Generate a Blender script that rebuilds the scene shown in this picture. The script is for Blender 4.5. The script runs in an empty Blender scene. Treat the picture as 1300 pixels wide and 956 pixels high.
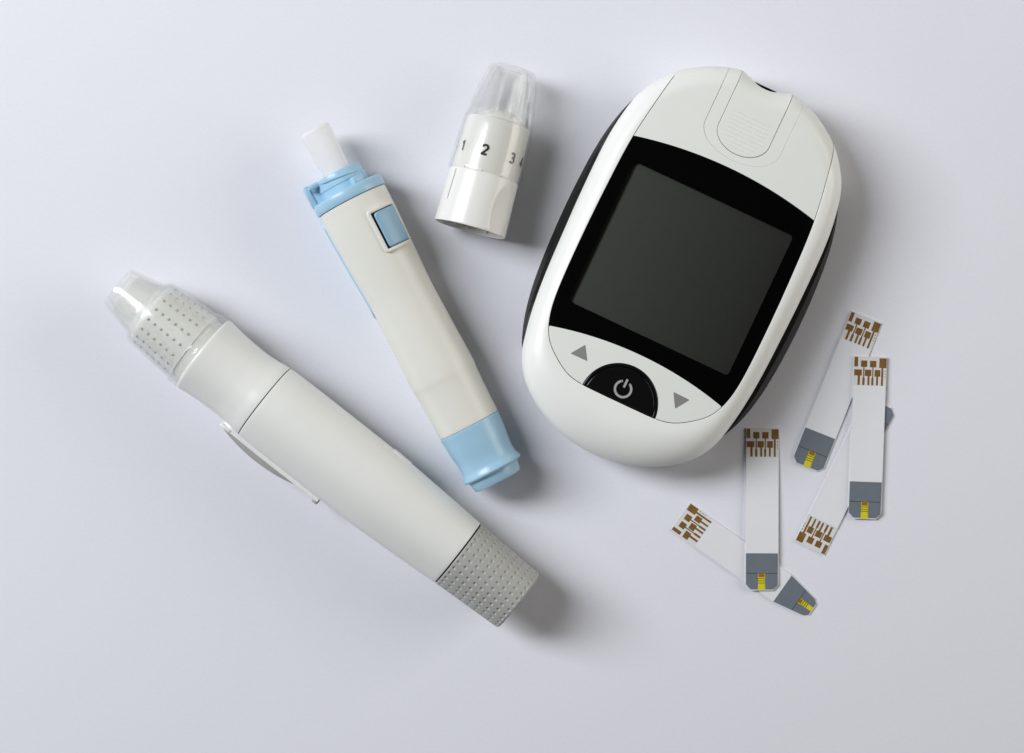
import bpy, bmesh, math
import numpy as np
from mathutils import Matrix, Vector
from mathutils.geometry import delaunay_2d_cdt

sc = bpy.context.scene
R = math.radians
MM = 0.001
# ------------------------------------------------------------------ camera, world, lamps, exposure
CAM_H = 560.0          # mm above the table
PXMM = 0.18            # mm of table per pixel of a 1300 pixel wide picture
cam_d = bpy.data.cameras.new('camera')
cam = bpy.data.objects.new('camera', cam_d)
sc.collection.objects.link(cam)
sc.camera = cam
cam.location = (0, 0, CAM_H * MM)
cam_d.sensor_width = 36.0
cam_d.lens = 36.0 * CAM_H / (1300 * PXMM)
cam_d.shift_y = -44.5 / 1300
cam_d.clip_start = 0.02
cam_d.clip_end = 20

world = bpy.data.worlds.new('World')
sc.world = world
world.use_nodes = True
bg = world.node_tree.nodes['Background']
bg.inputs[0].default_value = (1.0, 0.97, 0.93, 1)
bg.inputs[1].default_value = 0.04

def area(name, loc, target, sx, sy, power, col):
    l = bpy.data.lights.new(name, 'AREA')
    l.shape = 'RECTANGLE'
    l.size, l.size_y = sx, sy
    l.energy = power
    l.color = col
    o = bpy.data.objects.new(name, l)
    sc.collection.objects.link(o)
    o.location = loc
    d = Vector(target) - Vector(loc)
    o.rotation_euler = d.to_track_quat('-Z', 'Y').to_euler()
    return o
area('key_softbox', (-0.750, 0.350, 0.799), (0.2, 0.75, 0), 0.42, 0.76, 17.4, (0.935, 0.957, 1.0))
area('fill_right', (1.10, 0.22, 0.45), (0, 0, 0), 0.9, 0.6, 6.8, (1.0, 0.96, 0.89))
area('fill_back', (0.15, 1.05, 0.75), (0, 0, 0), 1.2, 0.9, 0.9, (1.0, 0.95, 0.87))

sc.cycles.transparent_max_bounces = 32
sc.view_settings.view_transform = 'Standard'
sc.view_settings.look = 'None'
sc.view_settings.exposure = 0.0
sc.view_settings.gamma = 1.0
sc.view_settings.use_curve_mapping = False

# ------------------------------------------------------------------ materials
def mat(name, col, rough=0.4, spec=0.5, coat=0.0, noise=0.0, nscale=900.0, bump=0.0, bscale=2500.0, sss=0.0, metal=0.0, mottle=0.0):
    m = bpy.data.materials.new(name)
    m.use_nodes = True
    nt = m.node_tree
    b = nt.nodes['Principled BSDF']
    b.inputs['Base Color'].default_value = (*col, 1)
    b.inputs['Roughness'].default_value = rough
    b.inputs['Specular IOR Level'].default_value = spec
    b.inputs['Metallic'].default_value = metal
    if coat:
        b.inputs['Coat Weight'].default_value = coat
        b.inputs['Coat Roughness'].default_value = 0.05
    if sss:
        b.inputs['Subsurface Weight'].default_value = sss
        b.inputs['Subsurface Radius'].default_value = (0.002, 0.002, 0.0018)
        b.inputs['Subsurface Scale'].default_value = 1.0
    tc = nt.nodes.new('ShaderNodeTexCoord')
    if noise:
        n = nt.nodes.new('ShaderNodeTexNoise')
        n.inputs['Scale'].default_value = nscale
        n.inputs['Detail'].default_value = 4
        nt.links.new(tc.outputs['Object'], n.inputs['Vector'])
        r = nt.nodes.new('ShaderNodeMapRange')
        r.inputs[1].default_value, r.inputs[2].default_value = 0.3, 0.7
        r.inputs[3].default_value, r.inputs[4].default_value = 1 - noise, 1 + noise
        nt.links.new(n.outputs['Fac'], r.inputs[0])
        x = nt.nodes.new('ShaderNodeMix')
        x.data_type = 'RGBA'
        x.blend_type = 'MULTIPLY'
        x.inputs[0].default_value = 1
        x.inputs[6].default_value = (*col, 1)
        nt.links.new(r.outputs[0], x.inputs[7])
        nt.links.new(x.outputs[2], b.inputs['Base Color'])
        # faint handling marks: the gloss varies a little across the plastic
        n3 = nt.nodes.new('ShaderNodeTexNoise')
        n3.inputs['Scale'].default_value = 120
        n3.inputs['Detail'].default_value = 5
        nt.links.new(tc.outputs['Object'], n3.inputs['Vector'])
        r3 = nt.nodes.new('ShaderNodeMapRange')
        r3.inputs[3].default_value, r3.inputs[4].default_value = rough * 0.85, min(1, rough * 1.2)
        nt.links.new(n3.outputs['Fac'], r3.inputs[0])
        nt.links.new(r3.outputs[0], b.inputs['Roughness'])
    if bump:
        n2 = nt.nodes.new('ShaderNodeTexNoise')
        n2.inputs['Scale'].default_value = bscale
        n2.inputs['Detail'].default_value = 3
        nt.links.new(tc.outputs['Object'], n2.inputs['Vector'])
        bp = nt.nodes.new('ShaderNodeBump')
        bp.inputs['Strength'].default_value = bump
        bp.inputs['Distance'].default_value = 0.0001
        nt.links.new(n2.outputs['Fac'], bp.inputs['Height'])
        nt.links.new(bp.outputs['Normal'], b.inputs['Normal'])
    return m

def clear_mat(name, tint=(0.98, 0.982, 0.975), haze=0.012, refract=0.3):
    """thin clear moulding: lets light straight through, mirrors more at a slant, a trace of milkiness"""
    m = bpy.data.materials.new(name)
    m.use_nodes = True
    nt = m.node_tree
    nt.nodes.remove(nt.nodes['Principled BSDF'])
    out = nt.nodes['Material Output']
    t = nt.nodes.new('ShaderNodeBsdfTransparent')
    t.inputs[0].default_value = (*tint, 1)
    d = nt.nodes.new('ShaderNodeBsdfDiffuse')
    d.inputs[0].default_value = (0.86, 0.86, 0.84, 1)
    g = nt.nodes.new('ShaderNodeBsdfGlossy')
    g.inputs['Roughness'].default_value = 0.05
    lw = nt.nodes.new('ShaderNodeLayerWeight')
    pw = nt.nodes.new('ShaderNodeMath'); pw.operation = 'POWER'
    nt.links.new(lw.outputs['Facing'], pw.inputs[0]); pw.inputs[1].default_value = 4.0
    f = nt.nodes.new('ShaderNodeMath'); f.operation = 'MULTIPLY_ADD'
    nt.links.new(pw.outputs[0], f.inputs[0]); f.inputs[1].default_value = 0.5; f.inputs[2].default_value = 0.025
    m1 = nt.nodes.new('ShaderNodeMixShader')
    m1.inputs[0].default_value = haze
    m2 = nt.nodes.new('ShaderNodeMixShader')
    nt.links.new(t.outputs[0], m1.inputs[1])
    nt.links.new(d.outputs[0], m1.inputs[2])
    nt.links.new(f.outputs[0], m2.inputs[0])
    nt.links.new(m1.outputs[0], m2.inputs[1])
    nt.links.new(g.outputs[0], m2.inputs[2])
    gl = nt.nodes.new('ShaderNodeBsdfGlass')
    gl.inputs['IOR'].default_value = 1.35
    gl.inputs['Roughness'].default_value = 0.03
    m3 = nt.nodes.new('ShaderNodeMixShader')
    m3.inputs[0].default_value = refract
    nt.links.new(m2.outputs[0], m3.inputs[1])
    nt.links.new(gl.outputs[0], m3.inputs[2])
    nt.links.new(m3.outputs[0], out.inputs[0])
    return m

def pane_mat(name):
    m = bpy.data.materials.new(name)
    m.use_nodes = True
    nt = m.node_tree
    nt.nodes.remove(nt.nodes['Principled BSDF'])
    out = nt.nodes['Material Output']
    t = nt.nodes.new('ShaderNodeBsdfTransparent')
    t.inputs[0].default_value = (0.98, 0.985, 0.98, 1)
    g = nt.nodes.new('ShaderNodeBsdfGlossy')
    g.inputs['Roughness'].default_value = 0.04
    f = nt.nodes.new('ShaderNodeFresnel')
    f.inputs[0].default_value = 1.45
    mx = nt.nodes.new('ShaderNodeMixShader')
    nt.links.new(f.outputs[0], mx.inputs[0])
    nt.links.new(t.outputs[0], mx.inputs[1])
    nt.links.new(g.outputs[0], mx.inputs[2])
    nt.links.new(mx.outputs[0], out.inputs[0])
    return m

def milky_mat(name):
    m = mat(name, (0.93, 0.93, 0.92), 0.4, 0.4)
    nt = m.node_tree
    out = nt.nodes['Material Output']; b = nt.nodes['Principled BSDF']
    tl = nt.nodes.new('ShaderNodeBsdfTranslucent'); tl.inputs[0].default_value = (0.92, 0.92, 0.91, 1)
    tr = nt.nodes.new('ShaderNodeBsdfTransparent')
    m1 = nt.nodes.new('ShaderNodeMixShader'); m1.inputs[0].default_value = 0.2
    m2 = nt.nodes.new('ShaderNodeMixShader'); m2.inputs[0].default_value = 0.38
    nt.links.new(b.outputs[0], m1.inputs[1]); nt.links.new(tl.outputs[0], m1.inputs[2])
    nt.links.new(m1.outputs[0], m2.inputs[1]); nt.links.new(tr.outputs[0], m2.inputs[2])
    nt.links.new(m2.outputs[0], out.inputs[0])
    return m

M = dict(
    paper=mat('lavender_white_paper', (0.755, 0.762, 0.812), 0.75, 0.25, noise=0.014, nscale=1400, bump=0.2, bscale=2200),
    white=mat('glossy_white_plastic', (0.845, 0.855, 0.815), 0.36, 0.5, noise=0.006, nscale=200),
    white_matt=mat('white_plastic', (0.77, 0.785, 0.735), 0.38, 0.45, noise=0.006, nscale=200, bump=0.03, bscale=5000),
    black_gloss=mat('black_gloss_plastic', (0.004, 0.004, 0.004), 0.12, 0.45),
    black_paint=mat('black_bezel_paint', (0.003, 0.003, 0.003), 0.6, 0.0),
    rubber=mat('black_rubber', (0.008, 0.008, 0.0075), 0.5, 0.3, noise=0.2, nscale=700, bump=0.4, bscale=3500),
    core=mat('dark_inner_housing', (0.02, 0.02, 0.02), 0.7, 0.2),
    lcd=mat('unlit_grey_lcd', (0.12, 0.125, 0.11), 0.6, 0.2, noise=0.03, nscale=1500),
    print_grey=mat('grey_key_print', (0.24, 0.235, 0.225), 0.5, 0.3),
    print_silver=mat('silver_key_print', (0.36, 0.36, 0.355), 0.5, 0.3),
    grey_pen=mat('light_grey_plastic', (0.785, 0.79, 0.75), 0.33, 0.5, noise=0.008, nscale=200, bump=0.03, bscale=4500),
    grey_knob=mat('grey_knob_plastic', (0.40, 0.40, 0.375), 0.42, 0.45, noise=0.02, nscale=400),
    seam=mat('black_seam', (0.01, 0.01, 0.01), 0.5, 0.3),
    dot=mat('grey_dot', (0.48, 0.48, 0.46), 0.45, 0.4),
    nozzle=mat('pale_nozzle_plastic', (0.76, 0.765, 0.745), 0.22, 0.5),
    cream=mat('cream_white_plastic', (0.765, 0.76, 0.69), 0.36, 0.45, noise=0.008, nscale=180, bump=0.03, bscale=4500),
    cap_white=mat('warm_white_plastic', (0.80, 0.795, 0.755), 0.25, 0.5),
    blue=mat('sky_blue_plastic', (0.36, 0.575, 0.73), 0.30, 0.5, noise=0.01, nscale=200),
    blue_key=mat('dull_blue_plastic', (0.26, 0.44, 0.58), 0.34, 0.5, noise=0.01, nscale=200),
    milky=milky_mat('milky_plastic'),
    clear=clear_mat('clear_plastic'),
    clear_frost=clear_mat('frosted_clear_plastic', haze=0.04, refract=0.13),
    clear_thin=clear_mat('clear_sleeve_plastic', refract=0.08),
    pane=pane_mat('display_window_plastic'),
    ink=mat('black_print', (0.008, 0.008, 0.008), 0.5, 0.3),
    mark=mat('grey_mark', (0.40, 0.39, 0.34), 0.5, 0.3),
    strip=mat('strip_film', (0.69, 0.68, 0.675), 0.45, 0.35),
    label=mat('strip_label', (0.745, 0.755, 0.78), 0.5, 0.35, noise=0.01, nscale=300),
    contact=mat('brown_contact', (0.20, 0.105, 0.026), 0.36, 0.5, noise=0.18, nscale=900),
    slate=mat('slate_grey_film', (0.15, 0.175, 0.205), 0.42, 0.45, noise=0.03, nscale=600),
    yellow=mat('yellow_reagent', (0.66, 0.58, 0.025), 0.4, 0.4),
    amber=mat('amber_reagent', (0.30, 0.15, 0.01), 0.4, 0.4),
    olive=mat('dark_reagent_line', (0.16, 0.12, 0.01), 0.4, 0.4),
)

# ------------------------------------------------------------------ object helpers
col = sc.collection
def root(name, loc, rz, label, cat, group=None):
    o = bpy.data.objects.new(name, None)
    o.empty_display_size = 0.01
    col.objects.link(o)
    o.location = loc
    o.rotation_euler = (0, 0, rz)
    o['label'] = label
    o['category'] = cat
    if group:
        o['group'] = group
    return o

def make(name, verts, faces, m, parent=None, smooth=True, sharp=35, T=None):
    """verts in mm -> ONE mesh object in metres."""
    v = np.asarray(verts, float)
    if T is not None:
        A = np.array(T)
        v = v @ A[:3, :3].T + A[:3, 3]
    me = bpy.data.meshes.new(name)
    me.from_pydata((v * MM).tolist(), [], [list(map(int, f)) for f in faces])
    me.materials.append(m)
    me.update()
    if smooth:
        me.polygons.foreach_set('use_smooth', [True] * len(me.polygons))
        me.set_sharp_from_angle(angle=R(sharp))
    o = bpy.data.objects.new(name, me)
    col.objects.link(o)
    if parent:
        o.parent = parent
    return o

def bm_out(bm):
    bm.verts.index_update()
    v = [tuple(x.co) for x in bm.verts]
    f = [[y.index for y in x.verts] for x in bm.faces]
    bm.free()
    return v, f

def rbox(cx, cy, cz, lx, ly, lz, r=0.2, seg=2):
    bm = bmesh.new()
    bmesh.ops.create_cube(bm, size=1)
    for v in bm.verts:
        v.co = (v.co.x * lx, v.co.y * ly, v.co.z * lz)
    bmesh.ops.bevel(bm, geom=bm.edges[:], offset=min(r, 0.45 * min(lx, ly, lz)), segments=seg, profile=0.5, affect='EDGES')
    for v in bm.verts:
        v.co += Vector((cx, cy, cz))
    return bm_out(bm)

def joined(parts):
    V, F = [], []
    for v, f in parts:
        n = len(V)
        V += [tuple(p) for p in v]
        F += [[i + n for i in q] for q in f]
    return V, F

def prism(poly, z0, z1):
    n = len(poly)
    V = [(x, y, z0) for x, y in poly] + [(x, y, z1) for x, y in poly]
    F = [list(range(n))[::-1], list(range(n, 2 * n))]
    F += [[i, (i + 1) % n, n + (i + 1) % n, n + i] for i in range(n)]
    return V, F

def pchip(x, y, n):
    """monotone cubic through the points, n samples."""
    x, y = np.asarray(x, float), np.asarray(y, float)
    h = np.diff(x); d = np.diff(y) / h
    m = np.zeros_like(y)
    m[0], m[-1] = d[0], d[-1]
    for i in range(1, len(x) - 1):
        if d[i - 1] * d[i] > 0:
            w1, w2 = 2 * h[i] + h[i - 1], h[i] + 2 * h[i - 1]
            m[i] = (w1 + w2) / (w1 / d[i - 1] + w2 / d[i])
    xs = np.linspace(x[0], x[-1], n)
    k = np.clip(np.searchsorted(x, xs) - 1, 0, len(x) - 2)
    t = (xs - x[k]) / h[k]
    ys = ((2*t**3 - 3*t**2 + 1) * y[k] + (t**3 - 2*t**2 + t) * h[k] * m[k] + (-2*t**3 + 3*t**2) * y[k+1] + (t**3 - t**2) * h[k] * m[k+1])
    return list(zip(xs, ys))

def spline2(pts, sub=8, closed=False):
    """Catmull-Rom through 2-D points."""
    P = np.asarray(pts, float); n = len(P); out = []
    for i in range(n if closed else n - 1):
        p1, p2 = P[i], P[(i + 1) % n]
        p0 = P[i - 1] if (closed or i > 0) else 2 * p1 - p2
        p3 = P[(i + 2) % n] if (closed or i + 2 < n) else 2 * p2 - p1
        for k in range(sub):
            t = k / sub
            out.append(0.5 * (2*p1 + (p2 - p0)*t + (2*p0 - 5*p1 + 4*p2 - p3)*t*t + (3*p1 - p0 - 3*p2 + p3)*t**3))
    if not closed:
        out.append(P[-1])
    return np.array(out)

def lathe(profile, n=96):
    """(x, r) profile in mm turned about the X axis; angle 0 is up, positive towards -Y."""
    V, F, rings = [], [], []
    for x, r in profile:
        if r < 1e-6:
            rings.append([len(V)]); V.append((x, 0, 0))
        else:
            s = len(V)
            rings.append(list(range(s, s + n)))
            for k in range(n):
                a = 2 * math.pi * k / n
                V.append((x, -r * math.sin(a), r * math.cos(a)))
    for A, B in zip(rings[:-1], rings[1:]):
        for k in range(n):
            k2 = (k + 1) % n
            if len(A) == 1 and len(B) == 1: continue
            if len(A) == 1: F.append([A[0], B[k2], B[k]])
            elif len(B) == 1: F.append([A[k], A[k2], B[0]])
            else: F.append([A[k], A[k2], B[k2], B[k]])
    F = [f[::-1] for f in F]
    return V, F

def px2w(px, py, z):
    """where a point of the photograph lies in the room (mm) if it is z above the table"""
    k = PXMM * (CAM_H - z) / CAM_H
    return Vector(((px - 650) * k, -(py - 433.5) * k))

# ------------------------------------------------------------------ the surface
V, F = rbox(0, 0, -10, 1600, 1600, 20, 1.0)
t = make('tabletop', V, F, M['paper'])
t['kind'] = 'structure'

# ------------------------------------------------------------------ glucose meter
def near(P, loop):
    """distance to a closed polyline and the direction away from it"""
    A = loop; B = np.roll(loop, -1, axis=0)
    best = np.full(len(P), 1e9); vec = np.zeros((len(P), 2))
    E = B - A
    L2 = (E**2).sum(1) + 1e-12
    for i in range(len(A)):
        w = P - A[i]
        tt = np.clip((w @ E[i]) / L2[i], 0, 1)
        q = w - tt[:, None] * E[i]
        d = np.hypot(q[:, 0], q[:, 1])
        m = d < best - 1e-9
        best[m] = d[m]
        nn = np.array([-E[i][1], E[i][0]]) / math.sqrt(L2[i])   # inward for a CCW loop
        dm = d[m][:, None]
        vec[m] = np.where(dm > 1e-4, q[m] / np.maximum(dm, 1e-9), nn)
    return best, vec

def inside(P, loop):
    x, y = P[:, 0], P[:, 1]
    c = np.zeros(len(P), bool)
    A = loop; B = np.roll(loop, -1, axis=0)
    for (x1, y1), (x2, y2) in zip(A, B):
        if y1 == y2: continue
        m = ((y1 > y) != (y2 > y)) & (x < (x2 - x1) * (y - y1) / (y2 - y1) + x1)
        c ^= m
    return c

def resample(loop, step):
    out = []
    n = len(loop)
    for i in range(n):
        a, b = loop[i], loop[(i + 1) % n]
        L = np.hypot(*(b - a))
        if L < 1e-6: continue
        k = max(1, int(math.ceil(L / step)))
        for j in range(k):
            out.append(a + (b - a) * j / k)
    return np.array(out)

def ccw(loop):
    loop = np.asarray(loop, float)
    a = loop; b = np.roll(loop, -1, axis=0)
    s = (a[:, 0] * b[:, 1] - b[:, 0] * a[:, 1]).sum()
    return loop if s > 0 else loop[::-1]

def offset(loop, d):
    """shift a CCW loop inwards by d"""
    a = np.roll(loop, 1, axis=0); b = np.roll(loop, -1, axis=0)
    e1 = loop - a; e2 = b - loop
    e1 = e1 / np.maximum(np.hypot(e1[:, 0], e1[:, 1]), 1e-9)[:, None]
    e2 = e2 / np.maximum(np.hypot(e2[:, 0], e2[:, 1]), 1e-9)[:, None]
    n1 = np.stack([-e1[:, 1], e1[:, 0]], 1); n2 = np.stack([-e2[:, 1], e2[:, 0]], 1)
    n = n1 + n2
    n /= np.maximum((n**2).sum(1) / 2, 0.5)[:, None]
    return loop + n * d

half_body = [(0, 45.05), (2.2, 45.15), (4.4, 45.7), (6.3, 46.25), (10, 45.3), (14.4, 43.3), (19.3, 39.7), (22.8, 35.4), (25.1, 30.8), (26.5, 24), (27.1, 16.5), (27.15, 5),
             (26.95, -4), (26.65, -13), (26.1, -20.5), (25.1, -27.5), (23.6, -33.4), (20.3, -38.6), (14.6, -43.0), (8, -45.8), (0, -46.8)]
WX = 1.012
half_body = [(x * WX * 0.997, y * 0.987) for x, y in half_body]
body = spline2([(-x, y) for x, y in half_body[1:-1]][::1] + half_body[::-1][0:1] + half_body[1:-1][::-1] + half_body[0:1], 18, True)
body = ccw(body)
half_inlay = [(20.0, 34.0), (21.85, 21.5), (22.5, 8), (22.65, -6), (22.35, -17), (21.4, -23.0), (19.5, -27.2), (16.3, -30.2), (12.8, -32.3), (9.2, -33.1), (4, -33.25), (0, -33.25)]
half_inlay = [(x * WX, y) for x, y in half_inlay]
inl_half = spline2([(18.9 * WX, 39.8)] + half_inlay, 8)          # right-hand edge of the inset face, top to bottom middle

H_TOP, DROP = 17.6, 7.4
ZE = H_TOP - DROP - 1.2           # height of the shell's outer edge
def rim_radius(y):
    lo = np.clip((-y - 24) / 18, 0, 1); lo = lo * lo * (3 - 2 * lo)
    hi = np.clip((y - 30) / 12, 0, 1); hi = hi * hi * (3 - 2 * hi)
    return 4.7 + 6.3 * lo + 0.8 * hi
def top_height(P):
    d, v = near(P, body)
    ins = inside(P, body)
    d = np.where(ins, d, 0)
    Rr = rim_radius(P[:, 1])
    def g(dd):
        q = np.clip((Rr - dd) / Rr, 0, 1) * 0.965
        return -DROP * (1 - np.power(1 - q**2.3, 1 / 2.3))
    z = H_TOP + g(d) - P[:, 0]**2 / 700 - (P[:, 1])**2 / 2200
    hh = 0.02
    sl = (g(d + hh) - g(np.maximum(d - hh, 0))) / (hh + np.minimum(d, hh))
    gx = sl * v[:, 0] - P[:, 0] / 350
    gy = sl * v[:, 1] - P[:, 1] / 1100
    return z, gx, gy

body_f = ccw(resample(body, 0.45))
body_rings = [offset(body_f, d) for d in (0.12, 0.28, 0.5, 0.8, 1.2, 1.65, 2.15, 2.7, 3.3, 4.0, 4.8, 5.7, 6.8, 8.0, 9.4, 11.0)]
def patch(name, loops, m, parent, lift=0.0, depth=1.6, edge=0.12, grid=1.3, step=0.4, hfun=top_height, rings=True):
    """a thin solid plate that follows the curved top of the meter"""
    Ls = [resample(ccw(loops[0]), step)] + [resample(ccw(h), step)[::-1] for h in loops[1:]]
    allb = Ls
    def own(P):
        best = np.full(len(P), 1e9); vec = np.zeros((len(P), 2))
        for L in allb:
            d, v = near(P, L)
            mm = d < best
            best[mm] = d[mm]; vec[mm] = v[mm]
        return best, vec
    def isin(P):
        c = inside(P, Ls[0])
        for L in Ls[1:]: c &= ~inside(P, L)
        return c
    cand = []
    for L in (Ls if edge > 0 else []):
        for d in (edge * 0.12, edge * 0.45, edge):
            q = offset(L, d); cand.append((q, d * 0.8))
    lo, hi = Ls[0].min(0), Ls[0].max(0)
    gx, gy = np.meshgrid(np.arange(lo[0], hi[0], grid), np.arange(lo[1], hi[1], grid))
    gx[::2] += grid / 2
    g = np.stack([gx.ravel(), gy.ravel()], 1)
    cand.append((g, edge + 0.35 * grid))
    if rings:
        for r in body_rings: cand.append((r, edge + (0.12 if edge > 0 else 0.3)))
    pts = [*Ls]
    nb = sum(len(L) for L in Ls)
    for q, dmin in cand:
        q = q[isin(q)]
        if not len(q): continue
        d, _ = own(q)
        pts.append(q[d >= dmin])
    P = np.concatenate(pts)
    # thin out points that nearly coincide
    key = np.round(P / 0.02).astype(int)
    _, idx = np.unique(key, axis=0, return_index=True)
    keep = np.zeros(len(P), bool); keep[idx] = True; keep[:nb] = True
    P = P[keep]
    edges, s = [], 0
    for L in Ls:
        k = len(L)
        edges += [(s + i, s + (i + 1) % k) for i in range(k)]
        s += k
    res = delaunay_2d_cdt([Vector(p) for p in P], edges, [], 0, 1e-5)
    P2 = np.array([tuple(p) for p in res[0]])
    tris = [f for f in res[2]]
    cen = np.array([P2[list(f)].mean(0) for f in tris])
    ok = isin(cen)
    tris = [list(f) for f, k in zip(tris, ok) if k]
    out = []
    for f in tris:
        a, b, c = P2[f[0]], P2[f[1]], P2[f[2]]
        cr = (b[0]-a[0])*(c[1]-a[1]) - (b[1]-a[1])*(c[0]-a[0])
        if abs(cr) < 1e-9: continue
        out.append(f if cr > 0 else f[::-1])
    tris = out
    z, sx, sy = hfun(P2)
    db, vb = own(P2)
    q = np.clip((edge - db) / max(edge, 1e-6), 0, 0.985) * (1.0 if edge > 0 else 0.0)
    z = z + lift - edge * (1 - np.sqrt(1 - q**2))
    sl = q / np.sqrt(1 - q**2)
    sx = sx + sl * vb[:, 0]; sy = sy + sl * vb[:, 1]
    N = np.stack([-sx, -sy, np.ones(len(P2))], 1)
    N /= np.linalg.norm(N, axis=1)[:, None]
    Vv = [tuple(x) for x in np.column_stack([P2, z])]
    nrm = [tuple(x) for x in N]
    Ff = tris
    for L in Ls:                                       # skirts
        zz, _, _ = hfun(L)
        zz = zz + lift - edge
        b = len(Vv); k = len(L)
        for p, zt in zip(L, zz): Vv.append((p[0], p[1], zt + 0.002))
        for p, zt in zip(L, zz): Vv.append((p[0], p[1], zt - depth))
        o = -(offset(L, 1.0) - L)
        o /= np.maximum(np.hypot(o[:, 0], o[:, 1]), 1e-9)[:, None]
        nrm += [(x[0], x[1], 0) for x in o] * 2
        for i in range(k):
            j = (i + 1) % k
            Ff.append([b + j, b + i, b + k + i, b + k + j])
    ob = make(name, Vv, Ff, m, parent, True, 180)
    me = ob.data
    me.normals_split_custom_set_from_vertices([Vector(x) for x in nrm])
    return ob

ANG = R(25.2)
mc = px2w(867, 341, 9) * MM
cx = mc.x + math.cos(ANG) * -0.0007
cy = mc.y - math.sin(ANG) * -0.0007
meter = root('glucose_meter', (cx, cy, 0), -ANG, 'white oval blood glucose meter with a blank dark display and black side grips', 'glucose meter')

# lower shell
rings = [(0.6, ZE), (0.15, ZE - 0.1), (0.02, ZE - 0.5), (0.02, ZE - 2), (0.35, 3.9), (1.3, 1.9), (2.8, 0.6), (4.6, 0.0)]
V, F = [], []
nb = len(body)
for d, z in rings:
    q = offset(body, d)
    V += [(p[0], p[1], z) for p in q]
for k in range(len(rings) - 1):
    for i in range(nb):
        j = (i + 1) % nb
        F.append([k*nb + i, (k+1)*nb + i, (k+1)*nb + j, k*nb + j])
F.append(list(range((len(rings)-1)*nb, len(rings)*nb))[::-1])
make('lower_shell', V, F, M['white'], meter, True, 60)

def body_top_y(x):
    up = body[body[:, 1] > 0]
    o = np.argsort(up[:, 0])
    return np.interp(x, up[o, 0], up[o, 1])
def grow(pts, g):     # right-hand half curve moved outwards in x / down in y by a gap
    P = np.asarray(pts, float)
    tg = np.gradient(P, axis=0); tg /= np.hypot(tg[:, 0], tg[:, 1])[:, None]
    n = np.stack([-tg[:, 1], tg[:, 0]], 1)       # pointing outwards for a curve running downwards on the right
    return P + n * g
mirror = lambda P: np.asarray(P)[::-1] * np.array([-1, 1])
GAP = 0.11
oh = grow(inl_half, GAP); oh = oh[oh[:, 0] >= 0]
inn = grow(inl_half, -0.02)
# white rim round the inset face: body outline from the top right corner clockwise to the top left, back along the inlay
bi = body[::-1]                                        # clockwise
st = int(np.argmin(np.hypot(bi[:, 0] - 19.3 * WX, bi[:, 1] - 39.7)))
bi = np.roll(bi, -st, axis=0)
bi = np.array([p for p in bi if not (p[1] > 30 and abs(p[0]) < 19.15 * WX)])
rim = np.concatenate([bi, mirror(oh)[::-1], oh[::-1][1:]]) if False else np.concatenate([bi, (oh * np.array([-1, 1])), oh[::-1][1:]])
patch('top_shell', [rim], M['white'], meter, depth=1.2)

# window outline
def arc(x0, x1, y_mid, y_end, n=30):
    x = np.linspace(x0, x1, n)
    s = y_mid - y_end; Rad = (max(abs(x0), abs(x1))**2 + s*s) / (2*s)
    return np.stack([x, y_mid - Rad + np.sqrt(Rad**2 - x**2)], 1)
win_t = arc(-22.05, 22.05, 24.0, 21.5)
win_b = arc(-21.1, 21.1, -21.7, -24.35)
side = inn[(inn[:, 1] < 21.4) & (inn[:, 1] > -24.2)]
window = np.concatenate([win_t, side, win_b[::-1], mirror(side)])
def rrect(x0, x1, y0, y1, r, n=6):
    P = []
    for cx_, cy_, a0 in ((x1-r, y1-r, 0), (x0+r, y1-r, 90), (x0+r, y0+r, 180), (x1-r, y0+r, 270)):
        for k in range(n + 1):
            a = R(a0 + 90 * k / n)
            P.append((cx_ + r*math.cos(a), cy_ + r*math.sin(a)))
    return np.array(P)
lcd_hole = rrect(-19.75, 19.55, -17.7, 16.6, 0.9)
patch('display_bezel', [window, lcd_hole], M['black_paint'], meter, lift=-0.30, depth=2.2, edge=0.05, grid=2.5)
patch('display_window', [window], M['pane'], meter, lift=0.0, depth=0.22, edge=0.0, grid=1.6)
patch('lcd_display', [rrect(-20.0, 19.8, -17.95, 16.85, 0.9)], M['lcd'], meter, lift=-1.75, depth=0.4, edge=0.04, grid=2.5)

# top cover with its finger slider
def ushape(hw, y_bot, y_str, y_top):
    P = [(hw, y_top), (hw, y_str)]
    for k in range(1, 24):
        a = math.pi * k / 24
        P.append((hw * math.cos(a), y_str - (y_str - y_bot) * math.sin(a)))
    P += [(-hw, y_str), (-hw, y_top)]
    return np.array(P)                                   # right top -> round the bottom -> left top
SX = 0.05
u_out = ushape(9.25, 25.9, 31.4, 60); u_in = ushape(6.15, 27.45, 32.0, 60)
u_mid = ushape(6.25, 27.35, 32.0, 60)
xs_t = np.linspace(-18.95, 18.95, 120)
topcurve = np.stack([xs_t, body_top_y(xs_t)], 1)
def cut_top(P):
    P = P.copy()
    for i in (0, -1): P[i, 1] = body_top_y(P[i, 0])
    return P
sidet = inn[(inn[:, 1] > 21.9)]
cover_b = arc(-22.1, 22.1, 24.0 + GAP, 21.5 + GAP)
uo = cut_top(u_out)
cover = np.concatenate([cover_b, sidet[::-1][:-1],
                        topcurve[::-1][topcurve[::-1][:, 0] > 9.4], uo,
                        topcurve[::-1][topcurve[::-1][:, 0] < -9.4], (sidet * np.array([-1, 1]))[1:]])
patch('top_cover', [cover], M['white_matt'], meter, edge=0.10)
um = cut_top(u_mid)
uo2 = cut_top(ushape(9.22, 25.93, 31.4, 60))
tc_r = topcurve[(topcurve[:, 0] > 6.3) & (topcurve[:, 0] < 9.2)]
frame = np.concatenate([uo2, tc_r * np.array([-1, 1]), um[::-1], tc_r])
patch('slider_frame', [frame], M['white_matt'], meter, lift=-0.13, edge=0.05, grid=1.0)
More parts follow.
